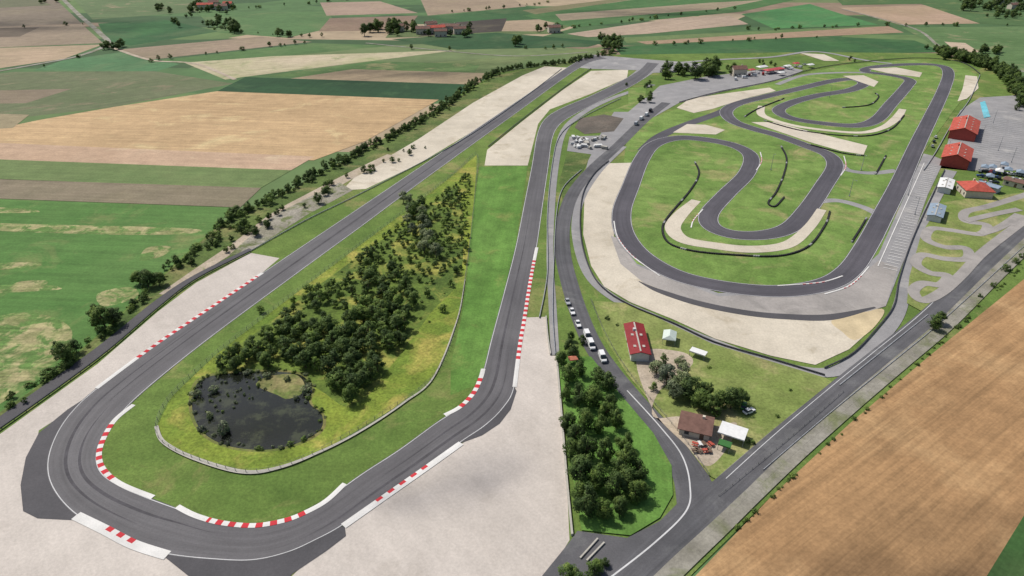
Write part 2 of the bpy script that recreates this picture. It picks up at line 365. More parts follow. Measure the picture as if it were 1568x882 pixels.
# ---------------------------------------------------------------- infrastructure between the tracks
ribbon('service_lane',[(1000,130),(940,150),(895,172),(864,200),(852,245),(845,310),(842,390),(846,470),(850,545)],[5,5,5,4.5,4,3.5,3,3,3],PIT)
poly('paddock',[(940,172),(990,150),(1010,132),(1080,118),(1130,112),(1200,102),(1230,108),(1200,124),(1110,140),(1040,158),(1008,176),(960,206),(920,245),(895,268),(905,230)],PIT)
poly('grass_patch',[(930,172),(962,160),(962,136),(990,132),(988,150),(962,172)],GRASS_K)
poly('grass_patch',[(868,236),(908,232),(884,280),(862,310),(856,280)],GRASS_D)
poly('bare_soil',[(888,182),(925,176),(955,182),(940,202),(895,206),(880,196)],BARE)
poly('storage_yard',[(872,210),(930,208),(935,228),(912,238),(868,232)],PIT)
SRB=[(1020,158),(985,186),(945,225),(905,262),(876,300),(862,345),(862,390),(872,435),(888,485),(908,530),(935,570),(968,612),(1006,656),(1038,698),(1060,738),(1068,790)]
poly('kart_grass',[(960,205),(1000,180),(1120,140),(1290,100),(1400,92),(1470,100),(1500,118),(1460,170),(1410,240),(1350,400),(1300,440),(1200,455),(1080,445),(960,400),(930,330),(955,250)],GRASS_K)
poly('gravel_trap',[(895,300),(912,272),(932,251),(970,250),(958,290),(940,330),(940,365),(960,405),(1000,430),(1080,462),(1180,482),(1280,485),(1340,478),(1352,476),(1340,500),(1300,536),(1248,560),(1180,546),(1095,520),(1030,490),(965,464),(925,440),(905,408),(893,360)],SAND2)
poly('gravel_tan_patch',[(1275,490),(1350,474),(1340,500),(1310,522),(1290,510)],SANDO,True)
poly('concrete_apron',[(935,362),(950,405),(985,434),(1060,463),(1180,484),(1280,485),(1330,478),(1356,470),(1368,440),(1395,370),(1420,300),(1440,258),(1452,215),(1470,170),(1500,150),(1568,146),(1700,180),(1700,262),(1568,262),(1482,262),(1430,240),(1414,236),(1345,390),(1290,440),(1100,450),(975,405),(945,365)],PIT)
poly('concrete_apron',[(935,362),(950,405),(985,434),(1060,463),(1180,484),(1280,485),(1330,478),(1356,470),(1375,410),(1345,400),(1290,445),(1100,455),(975,408),(945,365)],APRON)
ribbon('runoff_asphalt',[(978,432),(1010,447),(1070,466),(1140,480),(1200,486),(1270,487),(1340,472)],[.5,3,4,4,4,4,1],ASPH2)
ribbon('perimeter_lane',[(955,225),(915,265),(888,310),(882,360),(900,420),(940,458),(1000,486),(1090,524),(1180,556),(1262,572),(1310,552),(1358,506),(1378,470),(1384,430),(1402,370),(1432,305),(1456,262)],[4,4,4,4,4,4,4,4,4,5,5,5,5,4,4,5,6],PIT)
ribbon('service_road',SRB,[7,7,7,7,7,7,7,7,7,7,7,7.5,8,9,10,10],ROAD)
# kart track
KT=[(1452,112),(1444,140),(1424,182),(1403,225),(1378,280),(1352,330),(1328,375),(1300,415),(1262,437),(1195,447),(1115,441),(1040,424),(985,394),(957,360),(952,325),(966,285),(982,246),(1002,222),(1040,212),(1090,216),(1130,226),(1150,242),(1142,268),(1112,298),(1086,328),(1090,348),(1122,360),(1168,361),(1208,350),(1236,322),(1262,284),(1278,256),(1268,238),(1234,224),(1190,208),(1150,197),(1122,186),(1112,172),(1128,160),(1170,149),(1225,136),(1272,125),(1305,122),(1322,129),(1300,139),(1252,147),(1212,158),(1192,170),(1212,182),(1262,190),(1312,193),(1342,184),(1364,160),(1388,133),(1392,123),(1366,116),(1325,110),(1340,103),(1395,99),(1438,101)]
wk=wline(KT,10,None,True)
ribbon('track_link',[(985,232),(1010,210),(1050,192),(1100,174),(1130,160)],8,ASPHK)
ribbon('track_link',[(1325,112),(1280,112),(1230,116),(1190,130)],5,PIT)
ribbon('track_link',[(1286,252),(1300,262),(1335,266),(1372,262)],5,PIT)
ribbon('track_link',[(1240,312),(1280,308),(1320,318),(1345,330)],5,PIT)
ribbon('track_link',[(1365,98),(1320,92),(1270,82),(1235,80),(1180,88),(1100,92),(1020,98)],5,PIT)
ribbon('kart_track',KT,9.8,ASPHK,True)
zl=nz()
wribbon('track_edge_line',wk,.2,LINE,zl,4.6,True); wribbon('track_edge_line',wk,.2,LINE,zl+.004,-4.6,True); ZC[0]+=.008
# kart gravel traps
ribbon('gravel_trap',[(1166,163),(1168,178),(1210,192),(1262,200),(1318,204),(1352,196),(1372,182),(1382,168)],[5,6,5,4.5,4.5,5,6,5],SAND2,rise=.02)
ribbon('gravel_trap',[(1066,308),(1042,330),(1030,350),(1046,368),(1090,377),(1150,383),(1205,376),(1238,350),(1258,322)],[5,7,7.5,7.5,7,7,6,5,4.5],SAND2,rise=.02)
poly('gravel_trap',[(1150,188),(1185,188),(1240,202),(1328,224),(1322,238),(1286,232),(1244,220),(1200,205)],SAND2)
poly('gravel_trap',[(1030,204),(1052,191),(1080,192),(1110,200),(1096,207)],SAND2)
poly('gravel_trap',[(1036,166),(1056,152),(1110,144),(1178,135),(1188,140),(1140,152),(1090,168),(1062,174)],SAND2)
poly('gravel_trap',[(1330,106),(1372,104),(1412,112),(1408,119),(1360,113)],SAND2)
poly('gravel_trap',[(1225,82),(1262,84),(1285,94),(1262,94)],SAND2)
poly('gravel_trap',[(1478,116),(1496,118),(1498,136),(1480,152),(1466,156),(1474,136)],SAND2)
poly('gravel_trap',[(1290,117),(1322,116),(1345,126),(1338,134)],SAND2)
kk=[([(1330,410),(1302,438),(1262,452)],0),([(1058,350),(1062,338),(1076,322)],0),([(940,340),(946,365),(968,393),(1010,424)],0),([(1292,240),(1295,256),(1287,270)],1),([(1164,234),(1166,248),(1158,262)],1),([(1290,424),(1255,434),(1190,439)],0)]
for k,r in kk: kerb(k,.6,.3,.7,1.4,name='kart_kerb',half=not r)
# pit boxes painted
V=[];Fc=[];MI=[];zz=nz()+.01
a=np.array(G(1340,408)); b_=np.array(G(1412,250)); dv=b_-a; L=np.linalg.norm(dv); dv/=L; nv=np.array([dv[1],-dv[0]])
k=0
while k<L:
    p=a+dv*k+nv*3.0; q=p+nv*5.5
    t=dv*.42; V+=[(*(p-t/2),zz),(*(q-t/2),zz),(*(q+t/2),zz),(*(p+t/2),zz)]; n0=len(V)-4; Fc.append((n0,n0+1,n0+2,n0+3))
    k+=3.4
mkobj('grid_markings',V,Fc,WHITE)
wribbon('pit_wall_line',np.array([a+nv*1.0,b_+nv*1.0]),.4,WHITE)
# ---------------------------------------------------------------- diagonal road + lower-right plot
poly('plot_grass',[(908,462),(960,466),(1090,528),(1262,580),(1280,590),(1100,738),(1085,730),(1040,670),(960,575),(925,520)],GRASS_P)
poly('dirt_yard',[(975,545),(1040,540),(1060,560),(1010,600),(1000,640),(1045,640),(1090,655),(1128,650),(1112,690),(1082,716),(1050,684),(1000,630)],DIRT,True)
RD=[(1760,190),(1660,270),(1568,350),(1500,412),(1420,488),(1350,545),(1285,598),(1200,670),(1125,738),(1070,790),(1005,850),(950,905),(900,960)]
ribbon('road_shoulder',[(p[0]+12,p[1]+6) for p in RD],12,SHOULD)
poly('road_junction',[(1030,690),(1078,738),(1110,742),(1130,750),(1040,850),(960,900),(820,960),(830,884),(872,832),(884,815),(960,826),(1010,800),(1040,770),(1044,735)],ROAD)
ribbon('country_road',RD,[7]*8+[7.5,8.5,8.5,8,8],ROAD)
ribbon('road_line',[(p[0]-14,p[1]-3) for p in RD[2:9]],.2,LINE)
ribbon('road_line',[(960,600),(1010,655),(1044,700),(1056,745),(1050,785),(1000,835),(930,890)],.4,LINE)
ribbon('field_track',[(p[0]+24,p[1]+14) for p in RD],1.6,SHOULD)
poly('tree_strip_grass',[(853,548),(905,548),(945,600),(1000,665),(1028,715),(1030,760),(1010,795),(965,822),(890,814),(872,700)],GRASS_B,False)
# mini kart track
poly('mini_track_grass',[(1388,466),(1392,425),(1410,360),(1440,312),(1480,306),(1568,296),(1700,262),(1640,290),(1568,344),(1490,406),(1410,478)],GRASS_P)
ribbon('mini_track',[(1600,290),(1550,306),(1510,318),(1478,326),(1478,340),(1510,346),(1500,360),(1455,354),(1425,352),(1418,368),(1446,380),(1478,382),(1480,398),(1446,398),(1412,392),(1402,406),(1424,420),(1450,424),(1440,438),(1412,436),(1398,448),(1412,462),(1440,450),(1470,424),(1500,392),(1540,360),(1580,330)],4.4,APRON,rise=.12)
ribbon('mini_track',[(1478,340),(1520,330),(1560,322)],4,APRON)
ribbon('mini_track',[(1500,360),(1530,350),(1560,330)],4,APRON)
poly('swimming_pool',[(1500,158),(1508,156),(1516,180),(1506,182)],surf('pool_blue',C(110,190,205)))
V=[];Fc=[];zz=nz()
pd=gdir((1310,420),(1445,140)); du=np.array([math.cos(pd),math.sin(pd)]); dn=np.array([-du[1],du[0]])
for u0,v0 in ((1520,250),(1550,240),(1500,238)):
    c0=np.array(G(u0,v0))
    for i in range(24):
        c=c0+du*(i*5); t=du*.15; s=dn*4
        n0=len(V); V+=[(*(c-t-s),zz),(*(c+t-s),zz),(*(c+t+s),zz),(*(c-t+s),zz)]; Fc.append((n0,n0+1,n0+2,n0+3))
mkobj('parking_markings',V,Fc,LINE)
# ---------------------------------------------------------------- barriers
rail('guard_rail',[(-60,700),(0,660),(150,552),(242,474),(300,430),(384,387)],[DARKW,POST],1.1,.5,4)
rail('guard_rail',[(384,386),(470,338),(560,294),(700,220),(800,152),(860,106)],[STEEL,POST])
rail('guard_rail',[(826,488),(838,420),(838,330),(846,250),(858,208),(890,182),(950,152)],[STEEL,POST],1,.3)
wall('concrete_wall',[(852,547),(860,640),(868,740),(876,822)],CONC,1.1,.5)
wall('concrete_wall',[(836,487),(839,520),(843,545)],CONC,1.1,.4)
rail('guard_rail',[(850,545),(846,480),(848,400),(852,330),(862,290),(890,262)],[STEEL,POST],1,.3)
rail('guard_rail',[(932,248),(908,270),(891,305),(889,362),(902,412),(924,444),(965,470),(1030,497),(1095,527),(1180,552),(1262,577)],[DARKW,POST],1.1,.4)
rail('guard_rail',[(1262,566),(1305,544),(1345,502),(1368,470),(1376,430),(1395,372),(1425,305),(1446,262)],[DARKW,POST],1.1,.4)
rail('guard_rail',[(1500,116),(1484,154),(1458,190),(1432,235),(1414,262)],[STEEL,POST],1.1,.4)
rail('guard_rail',[(748,226),(800,184),(860,138),(905,106)],[DARKW,POST],1.1,.4)
rail('guard_rail',[(1420,484),(1350,540),(1285,592)],[STEEL,POST],.8,.3) 
rail('guard_rail',[(1168,722),(1240,660),(1300,610),(1380,545),(1440,495),(1568,378)],[STEEL,POST],.8,.2)
rail('guard_rail',[(1040,158),(1100,142),(1180,126),(1240,108),(1300,98),(1400,90),(1470,96),(1500,114)],[DARKW,POST],1.1,.5)
TM=[TYRE,TYREW]
tyrewall('tyre_wall',[(1064,250),(1070,268),(1056,294),(1024,332),(1014,352),(1024,374),(1060,386),(1120,392),(1190,394),(1236,380),(1262,348),(1270,326)],TM)
tyrewall('tyre_wall',[(1196,226),(1204,244),(1200,268),(1188,296),(1176,312),(1186,318),(1200,304)],TM)
tyrewall('tyre_wall',[(1140,180),(1160,168),(1200,152)],TM)
tyrewall('tyre_wall',[(1236,222),(1290,236),(1322,240)],TM)
tyrewall('tyre_wall',[(1290,166),(1330,162),(1345,150),(1340,144)],TM)
tyrewall('tyre_wall',[(1170,186),(1230,202),(1316,210),(1362,200),(1384,178)],TM)
tyrewall('tyre_wall',[(1340,268),(1344,262),(1356,240)],TM)
tyrewall('tyre_wall',[(1326,336),(1318,350),(1304,372)],TM)
# plot fence + concrete gutter
ribbon('concrete_gutter',[(240,655),(252,680),(300,705),(372,725),(430,718),(500,690),(560,658),(620,618),(664,580),(700,492),(712,430)],[1.1,1.2,1.3,1.4,1.2,.9,.8,.7,.5,.4,.3],CONC)
def fence(name,pts,h=1.8,gap=3,closed=False):
    w=wline(pts,8,gap,closed); V=[];Fc=[];MI=[]
    for p in w: box(V,Fc,MI,(p[0],p[1],h/2),(.1,.1,h))
    for z in (.3,1.0,h-.05):
        v,f=wallrun('',w,z+.02,.04,None,z-.02); o=len(V); V+=v; Fc+=[tuple(i+o for i in q) for q in f]; MI+=[0]*len(f)
    return mkobj(name,V,Fc,POST,mi=MI)
fence('wire_fence',PLOT,1.8,3,True)
fence('wire_fence',[(905,462),(930,520),(968,580),(1045,672),(1085,730)],1.4)
fence('wire_fence',[(1290,602),(1200,680),(1100,762)],1.2)
ZT=ZC[0]+.005
# ---------------------------------------------------------------- trees
def leafmat(name,c,hv=.28):
    m,nt,b=newmat(name)
    oi=nt.nodes.new('ShaderNodeObjectInfo'); geo=nt.nodes.new('ShaderNodeNewGeometry')
    col=mix(nt,1,c,ramp(nt,oi.outputs['Random'],0,1,(1-hv,1-hv,1-hv*.6,1),(1+hv*1.2,1+hv,1+hv*.4,1)),'MULTIPLY')
    col=mix(nt,1,col,ramp(nt,geo.outputs['Random Per Island'],0,1,(.6,.65,.6,1),(1.35,1.3,1.2,1)),'MULTIPLY')
    nt.links.new(col,b.inputs['Base Color']); b.inputs['Roughness'].default_value=.65
    tr=nt.nodes.new('ShaderNodeBsdfTranslucent'); ms=nt.nodes.new('ShaderNodeMixShader'); ms.inputs[0].default_value=.3
    nt.links.new(col,tr.inputs[0]); nt.links.new(b.outputs[0],ms.inputs[1]); nt.links.new(tr.outputs[0],ms.inputs[2])
    nt.links.new(ms.outputs[0],nt.nodes['Material Output'].inputs[0])
    return m
BARK=plain('bark',C(96,82,66),.9)
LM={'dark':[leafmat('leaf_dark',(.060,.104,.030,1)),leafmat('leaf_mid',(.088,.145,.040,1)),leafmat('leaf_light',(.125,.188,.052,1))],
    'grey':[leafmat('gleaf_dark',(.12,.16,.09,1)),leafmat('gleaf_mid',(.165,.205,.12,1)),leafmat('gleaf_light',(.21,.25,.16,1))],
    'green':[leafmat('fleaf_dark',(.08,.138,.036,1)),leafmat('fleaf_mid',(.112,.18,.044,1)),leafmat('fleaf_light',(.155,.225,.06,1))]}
def make_tree(kind,seed,h=10,r=3.6,base=.18,nc=26,nl=80,ls=.5,round_=1.0):
    rs=np.random.RandomState(seed); V=[];Fc=[];MI=[];NR=[]
    def limb(p,q,r0,r1,N=5):
        p=np.array(p);q=np.array(q); d=q-p; d/=np.linalg.norm(d); a=np.cross(d,[.3,.9,.1]); a/=np.linalg.norm(a); c=np.cross(d,a); o=len(V)
        for pt,rr in ((p,r0),(q,r1)):
            for k in range(N):
                t=k*2*math.pi/N; nn=(a*math.cos(t)+c*math.sin(t)); V.append(tuple(pt+rr*nn)); NR.append(tuple(nn))
        for k in range(N): Fc.append((o+k,o+(k+1)%N,o+N+(k+1)%N,o+N+k)); MI.append(0)
    top=np.array([rs.uniform(-.4,.4),rs.uniform(-.4,.4),h*.75])
    limb((0,0,0),top*.5,.03*h,.02*h,7); limb(top*.5,top,.02*h,.006*h,6)
    zc=h*(base+(1-base)/2); rz=h*(1-base)/2
    cl=[]
    for i in range(nc):
        d=rs.normal(size=3); d/=np.linalg.norm(d); rr=rs.uniform(.35,1)**.6*.82
        s=1-.35*max(0,d[2])*(2-round_)
        c=np.array([d[0]*r*rr*s,d[1]*r*rr*s,zc+d[2]*rz*rr]); cr=r*rs.uniform(.22,.42)
        cl.append((c,cr))
        if i<9: limb(top*rs.uniform(.35,.8),c,.009*h,.004*h,4)
    cen=np.array([0,0,zc*.8])
    for c,cr in cl:
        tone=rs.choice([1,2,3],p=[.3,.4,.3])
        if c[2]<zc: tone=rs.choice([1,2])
        n=int(nl)
        d=rs.normal(size=(n,3)); d/=np.linalg.norm(d,axis=1)[:,None]
        pos=c+d*cr*(rs.uniform(.3,1.15,size=(n,1))**.5)*np.array([1,1,.8])
        nr=d*.6+rs.normal(size=(n,3))*.35+np.array([0,0,.55]); nr/=np.linalg.norm(nr,axis=1)[:,None]
        out=pos-cen; out/=np.linalg.norm(out,axis=1)[:,None]
        sn=d*.55+out*.6+nr*.45; sn/=np.linalg.norm(sn,axis=1)[:,None]
        flip=(np.sum(sn*nr,axis=1)<.1); nr[flip]=sn[flip]
        a=np.cross(nr,rs.normal(size=(n,3))); a/=np.linalg.norm(a,axis=1)[:,None]; b2=np.cross(nr,a)
        sz=ls*rs.uniform(.5,1.15,size=(n,1))
        for k in range(n):
            o=len(V); s=sz[k]/2
            V.extend([tuple(pos[k]-a[k]*s*1.3),tuple(pos[k]-b2[k]*s*.7),tuple(pos[k]+a[k]*s*1.3),tuple(pos[k]+b2[k]*s*.7)])
            NR.extend([tuple(sn[k])]*4)
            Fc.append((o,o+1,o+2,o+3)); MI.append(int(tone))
    me=bpy.data.meshes.new('tree_%s_%d'%(kind,seed)); me.from_pydata(V,[],Fc)
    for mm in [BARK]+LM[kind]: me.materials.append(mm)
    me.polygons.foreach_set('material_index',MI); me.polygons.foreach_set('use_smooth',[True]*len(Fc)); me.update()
    me.normals_split_custom_set_from_vertices(NR)
    return me,h
PR={'dark':[make_tree('dark',i,10,4.0,.08,32,72,.58) for i in range(4)],
    'green':[make_tree('green',10+i,6,2.2,.12,17,45,.46) for i in range(4)],
    'mid':[make_tree('dark',60+i,6,2.3,.12,18,48,.48) for i in range(3)],
    'grey':[make_tree('grey',20+i,8,3.0,.1,24,55,.5) for i in range(3)],
    'bush':[make_tree('green',30+i,3,2.0,0,13,36,.4) for i in range(3)],
    'gbush':[make_tree('grey',40+i,3,1.8,0,13,36,.4) for i in range(2)]}
def T(u,v,h,kind='dark',name='broadleaf_tree',parent=None,world=None,wd=None):
    me,h0=random.choice(PR[kind]); o=bpy.data.objects.new(name,me); scene.collection.objects.link(o)
    x,y=world if world is not None else G(u,v)
    s=h/h0; w=s*(wd or random.uniform(.9,1.2))
    o.location=(x,y,0); o.scale=(w,w,s); o.rotation_euler=(0,0,random.uniform(0,6.28))
    if parent: o.parent=parent
    return o
def empty(name):
    e=bpy.data.objects.new(name,None); scene.collection.objects.link(e); return e
def inside(p,pl):
    c=False; j=len(pl)-1
    for i in range(len(pl)):
        if (pl[i][1]>p[1])!=(pl[j][1]>p[1]) and p[0]<(pl[j][0]-pl[i][0])*(p[1]-pl[i][1])/(pl[j][1]-pl[i][1])+pl[i][0]: c=not c
        j=i
    return c
def scatter(polypx,sp,fn,rot=0.0,jit=.25,sx=1.0):
    W=[G(*p) for p in polypx]; xs=[p[0] for p in W]; ys=[p[1] for p in W]
    cx,cy=(min(xs)+max(xs))/2,(min(ys)+max(ys))/2; R=max(max(xs)-min(xs),max(ys)-min(ys))
    c,s=math.cos(rot),math.sin(rot); n=int(R/sp)+1
    for i in range(-n,n+1):
        for j in range(-n,n+1):
            a=i*sp*sx+random.gauss(0,sp*jit); b=j*sp+random.gauss(0,sp*jit)
            p=(cx+a*c-b*s,cy+a*s+b*c)
            if inside(p,W): fn(p)
pl=empty('tree_plantation')
ra=gdir((320,545),(690,278))
KM=['green','green','mid']
def pt(h0,h1,kinds,pr,wd=None):
    return lambda p: T(0,0,random.uniform(h0,h1),random.choice(kinds),'plantation_tree',pl,p,wd) if random.random()<pr else None
scatter([(560,385),(640,325),(690,286),(722,262),(721,330),(716,400),(700,425),(660,440),(620,430),(560,440)],5.6,pt(2.4,4.4,KM,.9,1.05),ra,.07,.72)
scatter([(420,492),(520,415),(565,385),(620,430),(650,470),(610,500),(540,500),(470,545),(400,560),(335,565)],5.6,pt(3.6,6.6,KM,.82),ra,.13,.85)
scatter([(455,560),(500,500),(570,470),(625,475),(624,520),(600,560),(562,612),(525,622),(492,592)],5.0,pt(5.5,8.8,['mid','mid','green','dark'],.95),ra,.25)
scatter([(335,562),(380,540),(440,495),(480,495),(490,540),(460,568),(400,568),(345,578)],5.0,pt(4.5,7,['mid','dark','green'],.85),ra,.26)
scatter([(612,312),(645,310),(672,400),(650,415),(628,380)],5.5,pt(6,8.5,['grey','grey','mid'],.7),ra,.3)
scatter([(540,430),(600,410),(640,440),(650,475),(590,480)],5.6,pt(4.5,7.5,['mid','green'],.7),ra,.25)
for u,v,h in ((618,312,8),(628,330,7),(700,300,4),(706,360,5),(712,380,5),(700,420,5),(690,440,4),(678,478,4),(400,480,4),(450,465,4),(655,455,5)): T(u,v,h,'grey' if h>6 else 'green','plantation_tree',pl)
scatter([(335,560),(520,415),(640,330),(715,290),(706,430),(640,520),(560,612),(480,585)],5,pt(.5,1.4,['bush'],.5),ra,.5)
# pond vegetation
reed=empty('pond_reeds')
pw=wline(POND,6,1.4,True)
for p in pw:
    if random.random()<.6: T(0,0,random.uniform(.6,1.8),random.choice(['bush','bush','gbush']),'reeds',reed,(p[0]+random.uniform(-1,1),p[1]+random.uniform(-.2,1.5)))
for _ in range(70):
    u,v=random.uniform(303,420),random.uniform(578,640)
    if (u-303)/117+(v-578)/62<1.25: T(u,v,random.uniform(.5,1.5),random.choice(['gbush','gbush','bush']),'reeds',reed,None,.75)
for u,v,h in ((343,662,4.5),(320,640,2.5),(310,660,2.5),(470,600,3),(440,583,2.5),(300,610,3.5),(330,600,3),(455,612,2.2),(410,578,2.5),(380,575,2.5)): T(u,v,h,'gbush','willow_shrub')
# hedgerow on the left boundary
hd=empty('hedgerow')
def hedge(pts,step,n,h,sd,pr=1,kinds=('green','mid','bush','dark'),par=None):
    for p in wline(pts,8,step):
        for k in range(n):
            if random.random()<pr: T(0,0,random.uniform(*h),random.choice(kinds),'hedge_tree',par or hd,(p[0]+random.gauss(0,sd),p[1]+random.gauss(0,sd)))
hedge([(936,82),(860,98),(790,106),(740,122),(700,150),(660,178),(600,210),(540,240),(480,272),(430,298),(380,325),(350,345)],2.8,2,(2.5,6),2.2,.9,('green','mid','mid','dark'))
hedge([(640,228),(560,262),(500,290),(440,322),(400,345),(360,368),(320,395),(290,405)],4,1,(2,5),3.5,.7)
hedge([(350,345),(300,385),(260,415),(220,450),(180,490),(120,545),(60,590),(0,635)],2.2,1,(1,3.6),1.8,.95,('bush','bush','mid'))
hedge([(390,340),(340,375),(280,412)],3,1,(2,5),2.5,.8)
for u,v,h in ((228,440,9),(245,438,7),(215,436,7),(272,408,6),(290,402,5),(162,503,10.5),(178,498,8),(150,490,7),(205,470,4),(102,556,9),(118,540,6),(90,540,5),(20,610,3),(392,362,6),(375,350,6),(488,312,7),(410,350,5),(365,330,6),(498,300,5)):
    T(u,v,h,'dark')
# tree strip beside the service road
for u,v,h in ((868,585,8),(890,578,8),(910,590,9),(930,600,8),(865,615,9),(885,620,10),(908,625,10),(932,628,8),(870,655,8),(893,660,9),(918,668,9),(940,660,8),(955,690,8),(875,700,9),(900,705,11),(928,712,11),(955,722,10),(978,740,8),(885,745,10),(912,752,11),(940,762,11),(968,770,9),(985,765,7),(900,790,10),(925,796,9),(948,792,8),(892,770,8),(872,540,6),(862,560,7),(880,548,7),(960,748,9),(870,522,5),(890,530,4),(925,645,8),(880,680,9),(945,740,10)):
    T(u+random.uniform(-4,4),v+random.uniform(-3,3),h*random.uniform(.85,1.1),'dark',wd=random.uniform(.75,1.0))
for u,v,h in ((890,905,7),(910,880,5),(870,890,6),(925,868,3)): T(u,v,h,'dark')
for u,v,h,k in ((1005,575,7,'grey'),(1020,590,9,'grey'),(1040,600,9,'grey'),(1055,612,9,'dark'),(1030,612,8,'grey'),(1070,625,8,'dark'),(1085,632,7,'dark'),(1100,628,8,'dark'),(1118,628,9,'dark'),(1130,622,7,'dark'),(1045,580,7,'grey'),(1015,560,5,'green'),(1075,612,8,'dark'),(1095,640,5,'green'),(1000,600,4,'green'),(1040,562,5,'grey'),(1428,506,7,'dark'),(1436,498,6,'dark')):
    T(u,v,h,k)
for i in range(60):
    t=random.random(); u=1568-t*470; v=372+t*430+random.uniform(-3,3)
    T(u+22,v+16,random.uniform(.6,1.6),'bush','roadside_shrub',hd)
for u,v,h in ((1545,400,3),(1530,412,3.5),(1555,392,3),(1510,436,2.5),(1490,452,2)): T(u+10,v+4,h,'bush','shrub')
for u,v,h in ((930,490,2),(945,500,1.5),(985,548,1.6),(1190,640,1.5),(1210,600,1.3),(1150,680,1.8),(1085,565,1.4)): T(u,v,h,'bush','shrub')
# far trees
far=empty('distant_trees')
def clump(u0,u1,v0,v1,n,h,kinds=('dark',)):
    for _ in range(n): T(random.uniform(u0,u1),random.uniform(v0,v1),random.uniform(*h),random.choice(kinds),'distant_tree',far)
clump(556,636,44,56,26,(8,16)); clump(630,725,42,58,26,(5,10)); clump(788,800,66,72,3,(9,13)); clump(920,952,64,80,10,(9,15)); clump(350,374,40,52,9,(9,15))
clump(425,450,52,58,6,(6,9)); clump(235,350,16,44,24,(5,10)); clump(160,190,70,78,7,(6,10)); clump(290,360,8,20,20,(6,12)); clump(236,262,12,22,9,(6,10)); clump(820,860,42,50,9,(5,9))
clump(1015,1055,108,124,10,(7,12)); clump(1062,1096,108,122,11,(10,17)); clump(1098,1140,104,116,6,(4,8)); clump(1470,1568,-6,18,40,(8,15)); clump(1488,1530,78,84,12,(6,10)); clump(1500,1568,14,30,20,(5,10))
clump(980,1000,150,158,3,(6,8)); clump(946,1000,130,138,5,(3,5)); clump(1290,1330,88,96,3,(3,4)); clump(1160,1200,96,104,5,(3,5)); clump(60,110,-4,8,10,(5,10)); clump(500,540,-4,4,8,(5,9))
hedge([(1442,84),(1480,96),(1520,108),(1550,128),(1590,176),(1640,230)],4,3,(6,11),4.5,.95,('dark',),far)
hedge([(1420,76),(1460,82),(1500,92),(1530,100)],5,1,(4,8),3,.9,('dark','mid'),far)
for pts in ([(560,58),(470,56),(400,54),(330,44)],[(300,20),(400,12),(500,4)],[(640,24),(760,14),(860,2)],[(862,44),(940,36),(1050,22),(1120,14)],[(1150,46),(1260,42),(1360,38)],[(230,94),(330,82),(480,66)],[(0,46),(70,42),(125,38)],[(1380,40),(1460,40),(1568,40)],[(600,76),(720,78),(860,74)],[(0,112),(60,104),(120,88)],[(1000,70),(1150,62),(1270,56)]):
    hedge(pts,9,1,(2.5,6),3,.45,('mid','dark','bush'),far)
